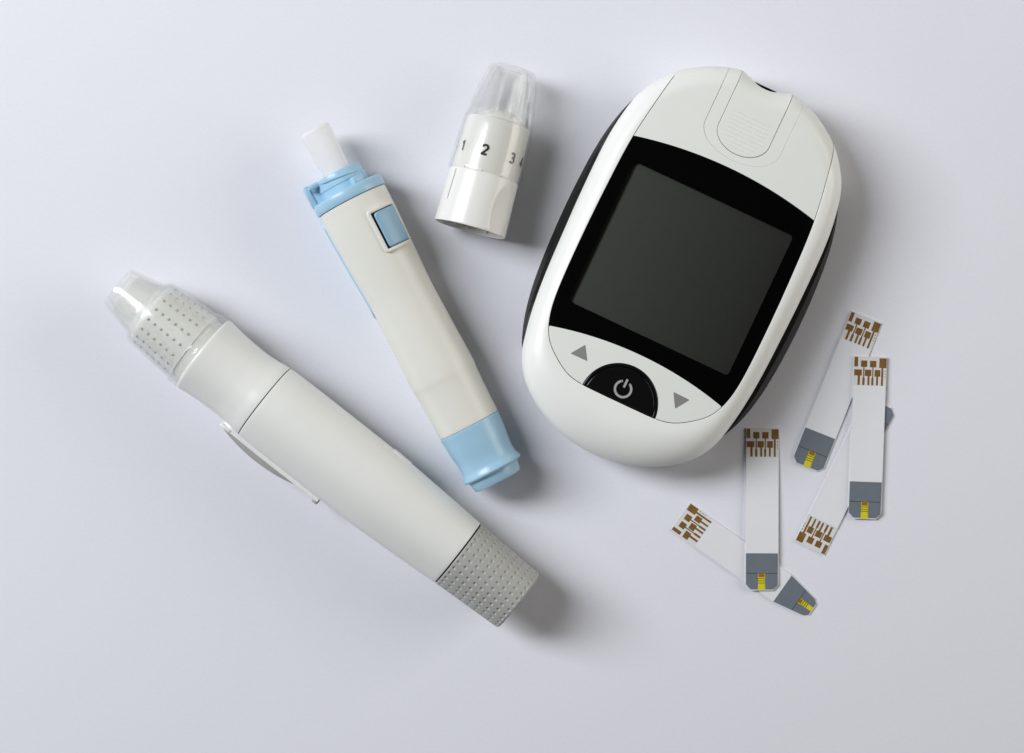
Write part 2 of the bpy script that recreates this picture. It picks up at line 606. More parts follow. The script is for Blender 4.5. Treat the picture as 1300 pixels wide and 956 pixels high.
ui = u_in.copy()
xn = np.linspace(-6.15, 6.15, 31)
notch = np.stack([xn, body_top_y(xn) - 0.8 * np.clip(np.cos(xn / 3.9 * math.pi / 2), 0, 1) * (np.abs(xn) < 3.9)], 1)
ui[0, 1] = notch[-1, 1]; ui[-1, 1] = notch[0, 1]
tongue = np.concatenate([ui, notch[1:-1]])
slider = patch('strip_slider', [tongue], M['white_matt'], meter, lift=-0.05, edge=0.14, grid=0.9)
for k in range(9):                                        # grip ridges on the slider
    y = 36.2 - k * 0.93
    hw = 5.35 if y > 32.2 else 5.35 * math.sqrt(max(0.0, 1 - ((32.2 - y) / 4.5)**2))
    if hw < 1: continue
    n = 13
    xs = np.linspace(-hw, hw, n)
    V, F = [], []
    for a in range(5):
        dy = -0.2 + 0.1 * a
        P = np.stack([xs, np.full(n, y + dy)], 1)
        z, _, _ = top_height(P)
        hgt = (-0.12, 0.03, 0.065, 0.03, -0.12)[a]
        tap = np.where((np.arange(n) == 0) | (np.arange(n) == n-1), -0.1, 0)
        V += [(p[0], p[1], zz - 0.05 + hgt + (tt if hgt > 0 else 0)) for p, zz, tt in zip(P, z, tap)]
    for a in range(4):
        for i in range(n - 1):
            F.append([a*n + i, a*n + i + 1, (a+1)*n + i + 1, (a+1)*n + i])
    make('grip_ridge', V, F, M['white_matt'], slider, True, 80)
# black test-strip port under the notch
V, F = rbox(0, 41.25, ZE + 0.55, 6.0, 7.1, 1.5, 0.4, 3)
make('strip_port', V, F, M['black_gloss'], meter)

# keypad, keys
k_t = arc(-21.0, 21.0, -21.7 - GAP, -24.35 - GAP)
sideb = inn[(inn[:, 1] < -24.6)]
BC, BR = -33.6, 8.95
ring = [(BR * math.sin(a), BC + BR * math.cos(a)) for a in np.linspace(-1.535, 1.535, 40)]
keypad_p = np.concatenate([k_t, sideb[sideb[:, 0] > BR + 0.1], np.array(ring)[::-1], (sideb[sideb[:, 0] > BR + 0.1] * np.array([-1, 1]))[::-1]])
keypad = patch('keypad', [keypad_p], M['white_matt'], meter, edge=0.08)
def dome_seg(rad, cut):
    a = math.acos(max(-1, min(1, (cut - BC) / rad)))
    return np.array([(rad * math.sin(q), BC + rad * math.cos(q)) for q in np.linspace(-a, a, 44)])
outer = dome_seg(BR - 0.1, -33.12); inner = dome_seg(8.05, -33.05)
ringp = np.concatenate([outer, dome_seg(8.15, -33.12)[::-1]])
patch('button_ring', [ringp], M['black_gloss'], meter, lift=-0.02, edge=0.2, grid=0.6)
button = patch('power_button', [inner], M['black_gloss'], meter, lift=-0.08, edge=0.22, grid=0.8)
def flat_on(name, polys, lift, m, parent, th=0.03):
    parts = []
    for p in polys:
        p = ccw(np.array(p))
        z, _, _ = top_height(p)
        n = len(p)
        V = [(a[0], a[1], zz + lift) for a, zz in zip(p, z)] + [(a[0], a[1], zz + lift - th - 0.05) for a, zz in zip(p, z)]
        F = [list(range(n))] + [[i, n + i, n + (i+1) % n, (i+1) % n] for i in range(n)]
        parts.append((V, F))
    V, F = joined(parts)
    return make(name, V, F, m, parent, False)
def rtri(P, r=0.3):
    P = np.array(P); out = []
    for i in range(3):
        a, b, c = P[i-1], P[i], P[(i+1) % 3]
        u = (a-b)/np.hypot(*(a-b)); w = (c-b)/np.hypot(*(c-b))
        for t_ in (0, .25, .5, .75, 1):
            out.append((1-t_)**2*(b+u*r) + 2*t_*(1-t_)*b + t_*t_*(b+w*r))
    return np.array(out)
flat_on('arrow_symbol', [rtri([(-14.25, -28.05), (-10.1, -28.05), (-12.1, -24.9)])], 0.025, M['print_grey'], keypad)
flat_on('arrow_symbol', [rtri([(10.0, -26.05), (14.05, -26.15), (11.95, -29.3)])], 0.025, M['print_grey'], keypad)
sy0 = -30.25; sx0 = -0.35
polys = []
angs = np.linspace(R(90 + 33), R(90 + 327), 33)
for a, b in zip(angs[:-1], angs[1:]):
    polys.append([(sx0 + r_*math.cos(q), sy0 + r_*math.sin(q)) for r_, q in ((1.55, a), (2.07, a), (2.07, b), (1.55, b))])
for a in (angs[0], angs[-1]):
    polys.append([(sx0 + 1.81*math.cos(a) + 0.26*math.cos(q), sy0 + 1.81*math.sin(a) + 0.26*math.sin(q)) for q in np.linspace(0, 2*math.pi, 12)[:-1]])
bar = [(sx0 + 0.26*math.cos(q), sy0 + (2.15 if q < math.pi else 0.62) + 0.26*math.sin(q)) for q in np.linspace(0, 2*math.pi, 20)[:-1]]
polys.append(bar)
flat_on('power_symbol', polys, -0.045, M['print_silver'], button, 0.0)

# dark housing under the face, seen only through the joints
hous = ccw(offset(body, 2.2))
patch('inner_housing', [hous], M['core'], meter, lift=-4.4, depth=1.0, edge=0.1, grid=3.0, rings=False)

# rubber side grips
for sgn in (1, -1):
    gs = np.array([31.4, 28, 24, 19, 13, 6, -3, -10, -17, -23, -27, -30, -31.6])
    gw = np.array([0.0, 0.6, 1.1, 1.6, 2.05, 2.4, 2.6, 2.5, 2.25, 1.8, 1.25, 0.65, 0.0]) * (1.2 if sgn > 0 else 0.78)
    ys = np.linspace(31.4, -31.6, 60)
    w = np.interp(ys, gs[::-1], gw[::-1])
    ker = np.array([1, 2, 3, 2, 1]) / 9
    w[2:-2] = np.convolve(w, ker, 'valid')
    rb = body[body[:, 0] > 0]; o = np.argsort(rb[:, 1])
    bx = np.interp(ys, rb[o, 1], rb[o, 0])
    V, F = [], []
    sec_n = None
    for y, b, ww in zip(ys, bx, w):
        f = min(1.0, ww / 0.7)
        k_ = 1 - f
        sec = [(b - 1.7, ZE - 1.8), (b - 0.9, ZE - 0.7 - 0.4*k_), (b - 0.15, ZE - 0.45 - 1.0*k_), (b + 0.40*ww, ZE - 0.75 - 0.9*k_), (b + 0.47*ww, ZE - 0.72 - 0.9*k_), (b + 0.55*ww, ZE - 1.15 - 0.8*k_),
               (b + 0.90*ww, ZE - 2.9), (b + ww, ZE - 3.8), (b + 0.93*ww, 3.4), (b + 0.6*ww, 2.1), (b - 0.2, 1.6 + k_), (b - 1.7, 1.9)]
        sec_n = len(sec)
        V += [(sgn * x, y, z) for x, z in sec]
    for k in range(len(ys) - 1):
        for i in range(sec_n):
            j = (i + 1) % sec_n
            q = [k*sec_n + i, k*sec_n + j, (k+1)*sec_n + j, (k+1)*sec_n + i]
            F.append(q if sgn > 0 else q[::-1])
    F.append(list(range(sec_n))[::-1]); F.append(list(range((len(ys)-1)*sec_n, len(ys)*sec_n)))
    make('side_grip', V, F, M['rubber'], meter, True, 40)

# ------------------------------------------------------------------ things that lie on their side
def lying(name, pa, pb, za, zb, s_mid, label, cat):
    """root on the table under the thing; returns root and the matrix axis frame -> root frame (mm)"""
    wa, wb = px2w(*pa, za), px2w(*pb, zb)
    d = wb - wa
    L = d.length
    phi = math.atan2(d.y, d.x)
    pitch = math.atan2(zb - za, L)
    base = wa + d * (s_mid / L)
    r = root(name, (base.x * MM, base.y * MM, 0), phi, label, cat)
    T = Matrix.Translation((-s_mid, 0, za)) @ Matrix.Rotation(-pitch, 4, 'Y')
    return r, T, math.hypot(L, zb - za)

def on_cyl(xs, th, r):
    return (xs, -r * math.sin(th), r * math.cos(th))

def curved_plate(x0, x1, th0, th1, rfun, h0, h1, rc=0.6, rnd=0.25, nx=26, nt=26):
    """rounded plate on a turned body, from height h0 to h1 above rfun(x)"""
    tm = 0.5*(th0+th1); rm = rfun(0.5*(x0+x1))
    hx, hy = 0.5*(x1-x0), 0.5*(th1-th0)*rm
    def sq(u, v, inset):
        # square grid -> rounded rectangle
        ax, ay = hx - inset, hy - inset
        rr = max(rc - inset, 0.05)
        x, y = u*ax, v*ay
        qx, qy = max(abs(x) - (ax - rr), 0), max(abs(y) - (ay - rr), 0)
        m_ = math.hypot(qx, qy)
        if m_ > 0:
            s_ = max(qx, qy) / m_
            x = math.copysign(ax - rr + qx*s_, x) if qx > 0 else x
            y = math.copysign(ay - rr + qy*s_, y) if qy > 0 else y
        return x, y
    us = np.linspace(-1, 1, nx); vs = np.linspace(-1, 1, nt)
    V, F = [], []
    for u in us:
        for v in vs:
            x, y = sq(u, v, rnd)
            X = 0.5*(x0+x1) + x
            V.append(on_cyl(X, tm + y/rm, rfun(X) + h1))
    for i in range(nx-1):
        for j in range(nt-1):
            F.append([i*nt+j, (i+1)*nt+j, (i+1)*nt+j+1, i*nt+j+1][::-1])
    bord = [(i, 0) for i in range(nx)] + [(nx-1, j) for j in range(1, nt)] + [(i, nt-1) for i in range(nx-2, -1, -1)] + [(0, j) for j in range(nt-2, 0, -1)]
    prev = [i*nt+j for i, j in bord]
    for ins, h in ((rnd*0.3, h1 - rnd*0.3), (0, h1 - rnd), (0, h0)):
        cur = []
        for i, j in bord:
            x, y = sq(us[i], vs[j], ins)
            X = 0.5*(x0+x1) + x
            cur.append(len(V)); V.append(on_cyl(X, tm + y/rm, rfun(X) + h))
        n = len(bord)
        for q in range(n):
            w_ = (q+1) % n
            F.append([prev[q], cur[q], cur[w_], prev[w_]][::-1])
        prev = cur
    return V, F

def frame_plate(x0, x1, th0, th1, rfun, h0, h1, bw, rc=0.8):
    """rounded rectangular frame on a turned body"""
    tm = 0.5*(th0+th1); rm = rfun(0.5*(x0+x1))
    hx, hy = 0.5*(x1-x0), 0.5*(th1-th0)*rm
    def loop(ins):
        return rrect(-hx+ins, hx-ins, -hy+ins, hy-ins, max(rc-ins, 0.15), 7)
    def fill(P):   # add points on the straight runs so they follow the curve
        return P
    sec = [(0, h0), (0, h1-0.2), (0.08, h1-0.06), (0.25, h1), (bw-0.2, h1), (bw-0.05, h1-0.06), (bw, h1-0.2), (bw, h0)]
    V, F = [], []
    n = None
    for ins, h in sec:
        P = loop(ins)
        Q = []
        for i in range(len(P)):
            a, b = P[i], P[(i+1) % len(P)]
            k = 10 if (i % 8 == 7) else 1
            Q += [a + (b-a)*j/k for j in range(k)]
        n = len(Q)
        for x, y in Q:
            X = 0.5*(x0+x1) + x
            V.append(on_cyl(X, tm + y/rm, rfun(X) + h))
    for a in range(len(sec)-1):
        for i in range(n):
            j = (i+1) % n
            F.append([a*n+i, a*n+j, (a+1)*n+j, (a+1)*n+i][::-1])
    return V, F

# ------------------------------------------------------------------ grey lancing pen
KP = PXMM * (1 - 10 / CAM_H)
pen, T, L = lying('lancing_pen', (154.5, 367.5), (656, 761), 9.65, 9.65, 330 * KP,
                  'light grey lancing pen with clear dotted cap and a dimpled grey end knob', 'lancing pen')
S = lambda pts: [(a * KP, b * KP) for a, b in pts]
def pl(name, prof, m, n=128, par=pen, TT=T, sharp=35):
    V, F = lathe(prof, n)
    return make(name, V, F, m, par, True, sharp, TT)

pl('nozzle', S([(7, 0), (7, 22), (8, 25.5), (10, 26.5)] + pchip([12, 40, 46], [26.7, 34.5, 36], 10) + [(47, 39), (47, 0)]), M['nozzle'])
band_prof = S([(46, 0), (46, 37), (47, 39.5), (50, 41.3)] + pchip([52, 114], [41.8, 45.8], 8) + [(117, 45.8), (118, 44), (131, 44), (131, 0)])
grip_band = pl('grip_band', band_prof, M['grey_pen'])
cap_out = [(-4, 25.0), (-5.5, 26.2), (-5.2, 27.4), (-3, 28.4), (2, 29.8)] + pchip([4, 36], [30.3, 37.5], 8) + [(39, 38.6), (41.5, 41.2), (44, 44.2), (47, 45.6)] + pchip([50, 112], [46.3, 50.6], 8) + \
          [(115, 51.0), (116.2, 52.6), (118, 53.6), (122, 53.8), (123.5, 52.8), (125.5, 52.6), (127, 53.4), (130.6, 53.6)]
cap_in = [(130.8, 50.0), (118, 48.6)] + pchip([50, 116], [43.8, 48.2], 6)[::-1] + [(46, 42.4), (43, 39.2), (40, 36.6)] + pchip([2, 36], [27.2, 35.2], 6)[::-1] + [(-4, 25.0)]
clear_cap = pl('clear_cap', S(cap_out + cap_in), M['clear_frost'])
# the small round studs of the band
V, F = [], []
stud_v, stud_f = None, None
bm = bmesh.new(); bmesh.ops.create_uvsphere(bm, u_segments=8, v_segments=6, radius=0.34)
sv, sf = bm_out(bm)
parts = []
for i in range(6):
    for k in range(17):
        th = 2*math.pi*(k + 0.35)/17
        s = 55 + i*10.2
        r = (41.8 + (s-52)/62*4.0) * KP
        c = on_cyl(s*KP, th, r)
        parts.append(([(v[0] + c[0], v[1] + c[1], v[2] + c[2]) for v in sv], sf))
V, F = joined(parts)
st = make('stud', V, F, M['dot'], grip_band, True, 60, T)
st['kind'] = 'stuff'
pl('front_body', S([(130.9, 0), (130.9, 47), (131.0, 51.2), (131.6, 52.9), (133, 53.5)] + pchip([135, 150, 170, 190, 210, 224, 228], [53.5, 51.8, 50.2, 49.6, 50.8, 52.9, 53.3], 40) + [(229.6, 53.3), (230.2, 52.8), (230.3, 50), (230.3, 0)]), M['grey_pen'])
pl('seam_ring', S([(229.8, 0), (229.8, 52.4), (232.2, 52.4), (232.2, 0)]), M['seam'])
pl('main_body', S([(231.3, 0), (231.3, 52.9), (231.8, 53.5)] + pchip([233, 262, 330, 400, 465, 541], [53.7, 54.4, 54.4, 54.1, 51.6, 47.3], 60) + [(541.6, 47.1), (541.8, 46.6), (541.8, 0)]), M['grey_pen'])
pl('seam_ring', S([(541.0, 0), (541.0, 46.1), (543.9, 46.1), (543.9, 0)]), M['seam'])
# end knob: a real dimpled surface
n_t, n_x = 496, 150
x0, x1 = 543.4, 640.8
th = np.linspace(0, 2*math.pi, n_t, endpoint=False)
xs = np.linspace(x0, x1, n_x)
XX, TH = np.meshgrid(xs, th, indexing='ij')
RR = np.interp(XX, [x0, x0+0.8, x0+2.2, x1-3.2, x1-1.2, x1], [45.6, 46.6, 47.0, 43.2, 42.7, 41.4])
rows, cols = 9, 31
for i in range(rows):
    xr = 548.9 + i * 10.85
    for k in range(cols):
        tk = 2*math.pi*(k+0.5)/cols
        dt = (TH - tk + math.pi) % (2*math.pi) - math.pi
        ti = np.where(np.abs(th - tk) < 0.12)[0]
        xi = np.where(np.abs(xs - xr) < 6)[0]
        if len(ti) == 0: continue
        sub = np.ix_(xi, ti)
        dd = np.hypot(XX[sub] - xr, dt[sub]*46)
        RR[sub] -= 1.9 * np.exp(-(dd/1.75)**3)
V = np.stack([XX*KP, -RR*KP*np.sin(TH), RR*KP*np.cos(TH)], -1).reshape(-1, 3)
idx = np.arange(n_x*n_t).reshape(n_x, n_t)
a, b = idx[:-1], idx[1:]
a2, b2 = np.roll(a, -1, 1), np.roll(b, -1, 1)
F = np.stack([a, b, b2, a2], -1).reshape(-1, 4).tolist()
F.append(idx[-1].tolist()); F.append(idx[0].tolist()[::-1])
make('end_knob', V, F, M['grey_knob'], pen, True, 50, T)
# pocket clip on the lower-left flank
n = 30
V, F = [], []
ss = np.linspace(205, 362, n)
for s in ss:
    u = (s - 205) / 157
    rin = 50.0
    rt = 57.6 + 1.2*math.sin(min(1, u*1.5)*math.pi/2)
    hw = (15 - 3*u) * (1 if u > .04 else 0.8)
    for (r_, z_) in ((rin, hw), (rt-0.7, hw), (rt, hw-0.8), (rt, -hw-8), (rt-1.0, -hw-9), (rin, -hw-9)):
        V.append((s*KP, -r_*KP, (z_ - 4)*KP))
for k in range(n-1):
    for i in range(6):
        j = (i+1) % 6
        F.append([k*6+i, k*6+j, (k+1)*6+j, (k+1)*6+i][::-1])
F.append(list(range(6))); F.append(list(range((n-1)*6, n*6))[::-1])
clip = make('pocket_clip', V, F, M['grey_pen'], pen, True, 40, T)
# flank of the clip, its shade put in as knob grey, bulging outwards from under its upper edge
V, F = [], []
for s in np.linspace(206, 330, n):
    u = (s - 206) / 124
    bulge = 9.0*math.sin(u*math.pi)**0.8
    for (r_, z_) in ((56.5, 9.5), (58.2, 9.0), (58.4 + bulge, 0.0), (58.4 + bulge, -14), (56.5, -15)):
        V.append((s*KP, -r_*KP, (z_ - 4)*KP))
for k in range(n-1):
    for i in range(5):
        j = (i+1) % 5
        F.append([k*5+i, k*5+j, (k+1)*5+j, (k+1)*5+i][::-1])
F.append(list(range(5))); F.append(list(range((n-1)*5, n*5))[::-1])
make('clip_flank', V, F, M['grey_knob'], clip, True, 40, T)
V, F = rbox(213*KP, -56.0*KP, -3*KP, 17*KP, 5*KP, 30*KP, 0.4, 3)
make('clip_mount', V, F, M['white'], clip, True, 40, T)
V, F = rbox(359*KP, -59.2*KP, -6*KP, 9*KP, 7*KP, 16*KP, 0.35, 3)
make('clip_foot', V, F, M['grey_knob'], clip, True, 40, T)
# release button on the far flank
V, F = curved_plate(398*KP, 427*KP, R(-99), R(-74), lambda x: np.interp(x, [330*KP, 400*KP, 465*KP], [54.4*KP, 54.1*KP, 51.6*KP]), -0.6, 0.22, 0.8, 0.2)
make('release_button', V, F, M['grey_pen'], pen, True, 40, T)

# ------------------------------------------------------------------ blue and cream lancing pen
rest_a, rest_b = (100, 48.0), (400, 43.2)
pit = math.atan2(48.2 - 42.0, 425 - 98)      # lies on its collar and on the rim of its tail
zA = 48.2*KP/math.cos(pit) + 98*KP*math.sin(pit)
Lb = 506*KP
pen2, T2, L2 = lying('lancing_pen', (399, 163.5), (631, 608), zA, zA - Lb*math.sin(pit), 270*KP,
                     'cream lancing pen with sky blue collar, button and tail, its cap off', 'lancing pen')
def p2(name, prof, m, n=112, par=pen2, sharp=35):
    V, F = lathe(prof, n)
    return make(name, V, F, m, par, True, sharp, T2)
p2('lancet_stem', S([(0, 0), (0, 15), (0.8, 18.4), (3, 20.2)] + pchip([5, 30, 70], [20.4, 19.4, 17.6], 10) + [(70, 0)]), M['milky'])
collar = p2('collar', S([(64, 16), (63.2, 18), (62.8, 29), (63.6, 30.4), (65.5, 31), (73, 31.4), (74.2, 32.4), (78, 32.6), (79.4, 31.6), (87.5, 32), (88.2, 33), (88.6, 45.6), (89.6, 47.4), (91.5, 48.2), (101, 48.2), (102.6, 47.6), (103, 46), (103, 0)]), M['blue'])
# thread rib and lugs
V, F = [], []
n = 40
for k in range(n):
    u = k/(n-1); thk = R(-62 + 118*u); s = 66.8 + 7.5*(1-u)
    w_ = 1.9*min(1, 6*u, 6*(1-u))
    for ds, dr in ((-1.7, 30.2), (-1.0, 31.2 + w_), (1.0, 31.2 + w_), (1.7, 30.2)):
        V.append(on_cyl((s+ds)*KP, thk, dr*KP))
for k in range(n-1):
    for i in range(3):
        F.append([k*4+i, k*4+i+1, (k+1)*4+i+1, (k+1)*4+i])
make('thread_rib', V, F, M['blue'], collar, True, 40, T2)
def plate_at(x0, x1, thd, wd, r0, r1, m, name, par):
    V, F = rbox(0, 0, 0, (x1-x0)*KP, wd*KP, (r1-r0)*KP, 0.25, 2)
    Q = []
    for x, y, z in V:
        y2, z2 = -y, z + (r0+r1)/2*KP
        c, s = math.cos(R(thd)), math.sin(R(thd))
        Q.append((x + (x0+x1)/2*KP, -(z2*s - y2*c) if False else -(z2*s + (-y2)*c) , z2*c - (-y2)*s))
    return make(name, Q, F, m, par, True, 40, T2)
plate_at(61, 90, 84, 13, 41.5, 49, M['blue'], 'lug', collar)
plate_at(61.5, 90, 86, 11, 28, 43, M['blue'], 'lug_foot', collar)
plate_at(64, 69, 66, 7, 28, 46, M['blue'], 'lug_tooth', collar)
plate_at(79, 89, -33, 16, 30, 40, M['blue'], 'lug', collar)
def r_body(x):
    return np.interp(x, BX, BRr)
bodyp = pchip([106, 130, 190, 243, 300, 350, 357, 361, 424], [46.6, 46.4, 44.2, 42.0, 42.8, 43.8, 43.8, 43.1, 41.2], 90)
BX = np.array([p[0] for p in bodyp])*KP; BRr = np.array([p[1] for p in bodyp])*KP
p2('barrel', S([(103.2, 0), (103.2, 44), (103.6, 45.8), (104.6, 46.6)] + bodyp + [(425, 41.0), (425.3, 40.4), (425.3, 0)]), M['cream'])
p2('tail', S([(425.6, 0), (425.6, 40.8), (426.2, 41.4)] + pchip([427, 450, 472, 480], [41.5, 39.6, 37.2, 37.6], 20) + [(484, 39.0), (487, 40.4), (489, 40.6), (490.6, 39.6), (491.8, 36.4), (493, 34.6), (494.5, 34.2), (504, 32.4), (505.6, 31.2), (506, 29), (506, 0)]), M['blue'])
# button with its raised frame, on the right shoulder
fr = frame_plate(126.5*KP, 185.5*KP, R(-70), R(-11.5), r_body, -0.5, 0.55, 0.85, 1.0)
make('button_frame', *fr, M['cream'], pen2, True, 50, T2)
V, F = curved_plate(130.0*KP, 182.2*KP, R(-67.0), R(-17.5), r_body, -0.4, 0.06, 0.7, 0.05)
make('button_well', V, F, M['seam'], pen2, True, 50, T2)
V, F = curved_plate(132.6*KP, 180.2*KP, R(-65.0), R(-21.5), r_body, -0.3, 0.7, 0.7, 0.35)
make('release_button', V, F, M['blue_key'], pen2, True, 50, T2)
# blue spine that shows along the lower-left edge
V, F = curved_plate(104*KP, 252*KP, R(82), R(128), r_body, -0.4, 0.32, 3.0, 0.25, 40, 16)
make('spine', V, F, M['blue'], pen2, True, 50, T2)

# ------------------------------------------------------------------ pen cap
rS, xS = 47.8, 72.0
rN, xN = 44.3, 140.0
pit = math.atan2((rS - rN), (xN - xS))*1.0     # lies on its sleeve and on the shoulder of its nose
zC = rS*KP/math.cos(pit) + xS*KP*math.sin(pit)
cap, T3, L3 = lying('pen_cap', (596.5, 290.5), (653, 84), zC, zC - 213*KP*math.sin(pit), 90*KP,
                    'detached lancing pen cap with a clear nose over a white numbered ring', 'pen cap')
def p3(name, prof, m, n=112, par=cap, sharp=35, fn=None):
    V, F = lathe(prof, n)
    if fn: V = [fn(*v) for v in V]
    return make(name, V, F, m, par, True, sharp, T3)
def thumb(x, y, z):
    # flat thumb facet on the right flank of the skirt
    r_ = math.hypot(y, z); th_ = math.atan2(-y, z)
    if r_ < 43.2*KP or x > 72*KP: return (x, y, z)
    d_ = (th_ - R(46) + math.pi) % (2*math.pi) - math.pi
    if abs(d_) > 0.7: return (x, y, z)
    cut = (43.2 + 0.006*(x/KP - 33)**2 * 0.35) * KP / math.cos(d_)
    if cut < r_:
        f_ = cut / r_
        return (x, y*f_, z*f_)
    return (x, y, z)
skirt_o = [(0, 44.2), (-0.6, 45.0), (-0.3, 46.0), (0.8, 46.5)] + pchip([2, 68], [46.5, 44.6], 44) + [(69.5, 44.4), (71, 43.2)] + pchip([73, 138], [43.2, 41.0], 8) + [(140, 40.4), (140.6, 38.5), (140.6, 30), (141, 0)]
skirt_i = [(64, 0), (64, 38)] + [(62, 39.8), (4, 42.6), (0, 44.2)]
ring3 = p3('numbered_skirt', S(skirt_i + skirt_o), M['cap_white'], 160, sharp=28, fn=thumb)
for thd in (-30, 8, 40):
    V, F = rbox(18*KP, 0, 0, 30*KP, 3*KP, 4*KP, 0.15)
    c = R(180 + thd)
    Q = [(x, -( (z + 40.6*KP)*math.sin(c)) + y*math.cos(c), (z + 40.6*KP)*math.cos(c) + y*math.sin(c)) for x, y, z in V]
    make('inner_rib', Q, F, M['cap_white'], ring3, True, 40, T3)
sleeve_o = [(70, 46.2), (70.6, 47.4), (72, 47.8), (74, 47.8)] + pchip([76, 105, 134, 140.5], [47.6, 46.8, 45.2, 44.5], 24)
sleeve_i = pchip([76, 134, 140.5], [44.9, 42.6, 41.8], 16)[::-1] + [(70, 45.0), (70, 46.2)]
p3('clear_sleeve', S(sleeve_o + sleeve_i), M['clear_thin'])
nose_o = [(140.7, 42.0), (140.7, 44.2)] + pchip([141.5, 175, 205], [44.2, 39.0, 32.0], 24) + [(209, 30.6), (211.6, 28.6), (212.8, 26.0), (213, 23.5)]
nose_i = [(211.8, 22.5), (210, 25.0), (206, 27.8)] + pchip([141.5, 175, 204], [41.4, 36.0, 28.6], 20)[::-1] + [(140.7, 42.0)]
p3('clear_nose', S(nose_o + nose_i), M['clear'])
p3('guide_tube', S([(141.2, 19.5), (141.2, 22.6)] + pchip([143, 204], [22.6, 19.6], 8) + [(205, 19.2), (205, 16.8)] + pchip([143, 203], [20.2, 17.2], 8)[::-1] + [(141.2, 19.5)]), M['clear'])
p3('ring_dome', S([(141.2, 0), (141.2, 30), (143, 29)] + pchip([145, 152, 156], [27.5, 20, 10], 8) + [(157, 0)]), M['cap_white'])
# the dial numbers, bent round the ring
def arcp(cx_, cy_, rx, ry, a0, a1, n=14):
    return [(cx_ + rx*math.cos(R(q)), cy_ + ry*math.sin(R(q))) for q in np.linspace(a0, a1, n)]
STROKES = {          # bold sans figures, one unit tall
    '1': [[(-0.17, 0.76), (0.06, 0.93), (0.06, 0.07)]],
    '2': [arcp(0.0, 0.70, 0.235, 0.23, 165, -35) + [(-0.22, 0.09), (0.26, 0.09)]],
    '3': [arcp(-0.02, 0.715, 0.215, 0.21, 140, -80) + [(-0.06, 0.51)], arcp(-0.03, 0.295, 0.245, 0.22, 82, -145)],
    '4': [[(0.12, 0.07), (0.12, 0.92), (-0.26, 0.30), (0.28, 0.30)]]}
def digit(ch, thd, s0, r_, hgt=2.5, w=0.52):
    V, F = [], []
    lift = 0.04
    def pt(x, y, z):
        return on_cyl(s0 + (y - 0.5)*hgt, R(thd) + x*hgt/r_, r_ + z)
    def face(P):
        nonlocal lift
        b_ = len(V); V.extend(pt(x, y, lift) for x, y in P); F.append(list(range(b_, b_ + len(P))))
        lift += 0.0006
    hw = w/hgt/2
    for st_ in STROKES[ch]:
        for (x0_, y0_), (x1_, y1_) in zip(st_[:-1], st_[1:]):
            L_ = math.hypot(x1_-x0_, y1_-y0_); nx, ny = -(y1_-y0_)/L_*hw, (x1_-x0_)/L_*hw
            face([(x0_-nx, y0_-ny), (x1_-nx, y1_-ny), (x1_+nx, y1_+ny), (x0_+nx, y0_+ny)])
        for i_, (x_, y_) in enumerate(st_):
            if 0 < i_ < len(st_)-1:
                face([(x_ + hw*math.cos(q), y_ + hw*math.sin(q)) for q in np.linspace(0, 2*math.pi, 11)[:-1]])
    make('digit', V, F, M['ink'], ring3, False, T=T3)
for ch, thd in (('1', -55), ('2', -9), ('3', 43), ('4', 74)):
    digit(ch, thd, 97.5*KP, 42.75*KP)
V, F = curved_plate(27*KP, 67*KP, R(-54.6), R(-52.4), lambda x: np.interp(x, [2*KP, 68*KP], [46.5*KP, 44.6*KP]), -0.1, 0.07, 0.12, 0.04, 10, 5)
make('index_line', V, F, M['mark'], ring3, True, 40, T3)
for thd in (-38, -6, 26):
    V, F = curved_plate(69.6*KP, 72.4*KP, R(thd-2.2), R(thd+2.2), lambda x: 43.6*KP, -0.1, 0.28, 0.2, 0.1, 6, 6)
    make('snap_nub', V, F, M['cap_white'], ring3, True, 40, T3)

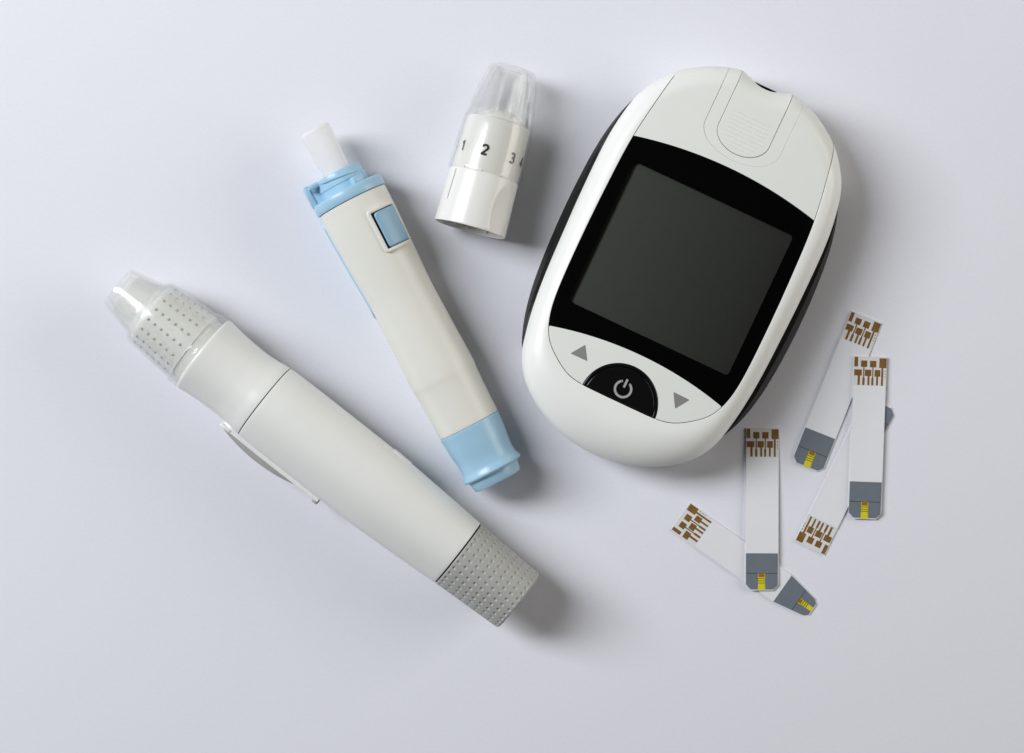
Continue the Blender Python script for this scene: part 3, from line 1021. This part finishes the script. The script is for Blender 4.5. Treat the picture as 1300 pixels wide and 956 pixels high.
# ------------------------------------------------------------------ test strips
K0 = PXMM
SW, SLn = 41.6, 206.0        # pixels
def sx_(x): return (x - SW/2) * K0
def sy_(y): return (SLn/2 - y) * K0
def srect(x0, y0, x1, y1): return [(sx_(x0), sy_(y1)), (sx_(x1), sy_(y1)), (sx_(x1), sy_(y0)), (sx_(x0), sy_(y0))]
def build_strip(label, taper=1.0):
    r = root('test_strip', (0, 0, 0), 0, label, 'test strip', 'test strips scattered beside the meter')
    def pr(name, poly, z0, z1, m, par=r):
        q = ccw(np.array(poly, float))
        f = 1 - (1 - taper) * np.clip((-q[:, 1] - (158.9 - SLn/2) * K0) / (47 * K0), 0, 1)
        q[:, 0] = q[:, 0] * f
        V, F = prism([tuple(p) for p in q], z0, z1)
        return make(name, V, F, m, par, False)
    base_poly = [(sx_(0), sy_(0)), (sx_(SW), sy_(0)), (sx_(SW), sy_(158.9)), (sx_(SW), sy_(199)), (sx_(SW-7), sy_(206)), (sx_(6.5), sy_(206)), (sx_(0), sy_(198)), (sx_(0), sy_(158.9))]
    base = pr('backing', base_poly, 0, 0.30, M['strip'])
    for polys in ([(0.6, 0.8, 5.1, 13)], [(9, 5.2, 16.8, 13.2), (12.1, 13.2, 13.5, 27), (11.4, 27, 14.2, 36.4)], [(20.4, 5.2, 28.4, 13.4), (23.6, 13.4, 25, 27), (22.8, 27, 25.4, 36.4)],
                  [(32.2, 1.6, 41.2, 14), (35.1, 14, 37.5, 36.6)], [(0.8, 16.7, 10.4, 24.4), (5.4, 24.4, 8.2, 36.3)], [(14.3, 16.7, 22.4, 24.7), (17.9, 24.7, 20.4, 36.3)], [(26.6, 16.7, 33.9, 25), (28.9, 25, 31.2, 36.3)]):
        V, F = joined([prism(srect(*q), 0.299, 0.325) for q in polys])
        make('contact', V, F, M['contact'], r, False)
    V, F = joined([prism(srect(39.3, y, 40.4, y+1.4), 0.299, 0.32) for y in (17, 21, 24.5)])
    o = make('alignment_dot', V, F, M['contact'], r, False)
    pr('label', srect(0.1, 37.6, 41.2, 158.8), 0.30, 0.42, M['label'])
    pr('slate_cover', srect(0.2, 158.9, 40.2, 183.8), 0.30, 0.44, M['slate'])
    pr('joint_line', srect(0.2, 183.7, 40.2, 184.6), 0.299, 0.31, M['seam'])
    pr('slate_tip', [(sx_(0.2), sy_(184.4)), (sx_(15.4), sy_(184.4)), (sx_(14.8), sy_(204.4)), (sx_(6.2), sy_(204.4)), (sx_(0.2), sy_(198.2))], 0.30, 0.41, M['slate'])
    pr('slate_tip', [(sx_(24.4), sy_(184.4)), (sx_(40.2), sy_(184.4)), (sx_(40.2), sy_(199)), (sx_(34.4), sy_(204.4)), (sx_(25), sy_(204.4))], 0.30, 0.41, M['slate'])
    win = pr('reagent_window', srect(15.3, 184.2, 24.6, 205.4), 0.30, 0.33, M['yellow'])
    pr('amber_patch', srect(16.4, 184.3, 23.6, 189.0), 0.329, 0.345, M['amber'], win)
    for y in (190.3, 193.2, 196.0):
        pr('reagent_line', srect(15.5, y, 24.4, y + 0.9), 0.329, 0.342, M['olive'], win)
    return r
def copy_thing(src, label):
    c = src.copy(); col.objects.link(c); c['label'] = label
    for ch in list(src.children):
        d = ch.copy(); col.objects.link(d); d.parent = c
        for g in list(ch.children):
            e = g.copy(); col.objects.link(e); e.parent = d
    return c
def put(o, top, bot, z=0.0, tilt=0.0):
    """top, bot: middle of the contact end and of the slate end"""
    a, b = px2w(*top, z), px2w(*bot, z)
    d = a - b
    mid = (a + b) / 2
    rz = math.atan2(d.y, d.x) - math.pi/2
    lift = z + (SLn*K0/2)*math.sin(tilt)
    o.location = (mid.x*MM, mid.y*MM, lift*MM)
    o.rotation_euler = (Matrix.Rotation(rz, 3, 'Z') @ Matrix.Rotation(-tilt, 3, 'X')).to_euler()
s_up = build_strip('vertical test strip beneath the meter, its slate end crossing a diagonal strip')
put(s_up, (968.0, 543.0), (967.0, 749.6), 0.0, math.atan(0.42 / 25.5))
s_low = build_strip('lowest test strip, diagonal, its slate end narrowing towards the lower right', 0.58)
put(s_low, (862.7, 654.3), (1033.0, 774.5))
s_back = copy_thing(s_up, 'mostly covered test strip with brown contacts pointing to the lower left')
put(s_back, (1028.0, 695.0), (1118.3, 511.5))
s_lean = copy_thing(s_up, 'highest test strip, tilted to the right, slate end nearest the meter grip')
put(s_lean, (1099.6, 403.6), (1024.6, 592.6))
s_right = copy_thing(s_up, 'nearly vertical rightmost test strip lying on top of two tilted ones')
put(s_right, (1105.0, 453.6), (1097.6, 658.0), 0.44)
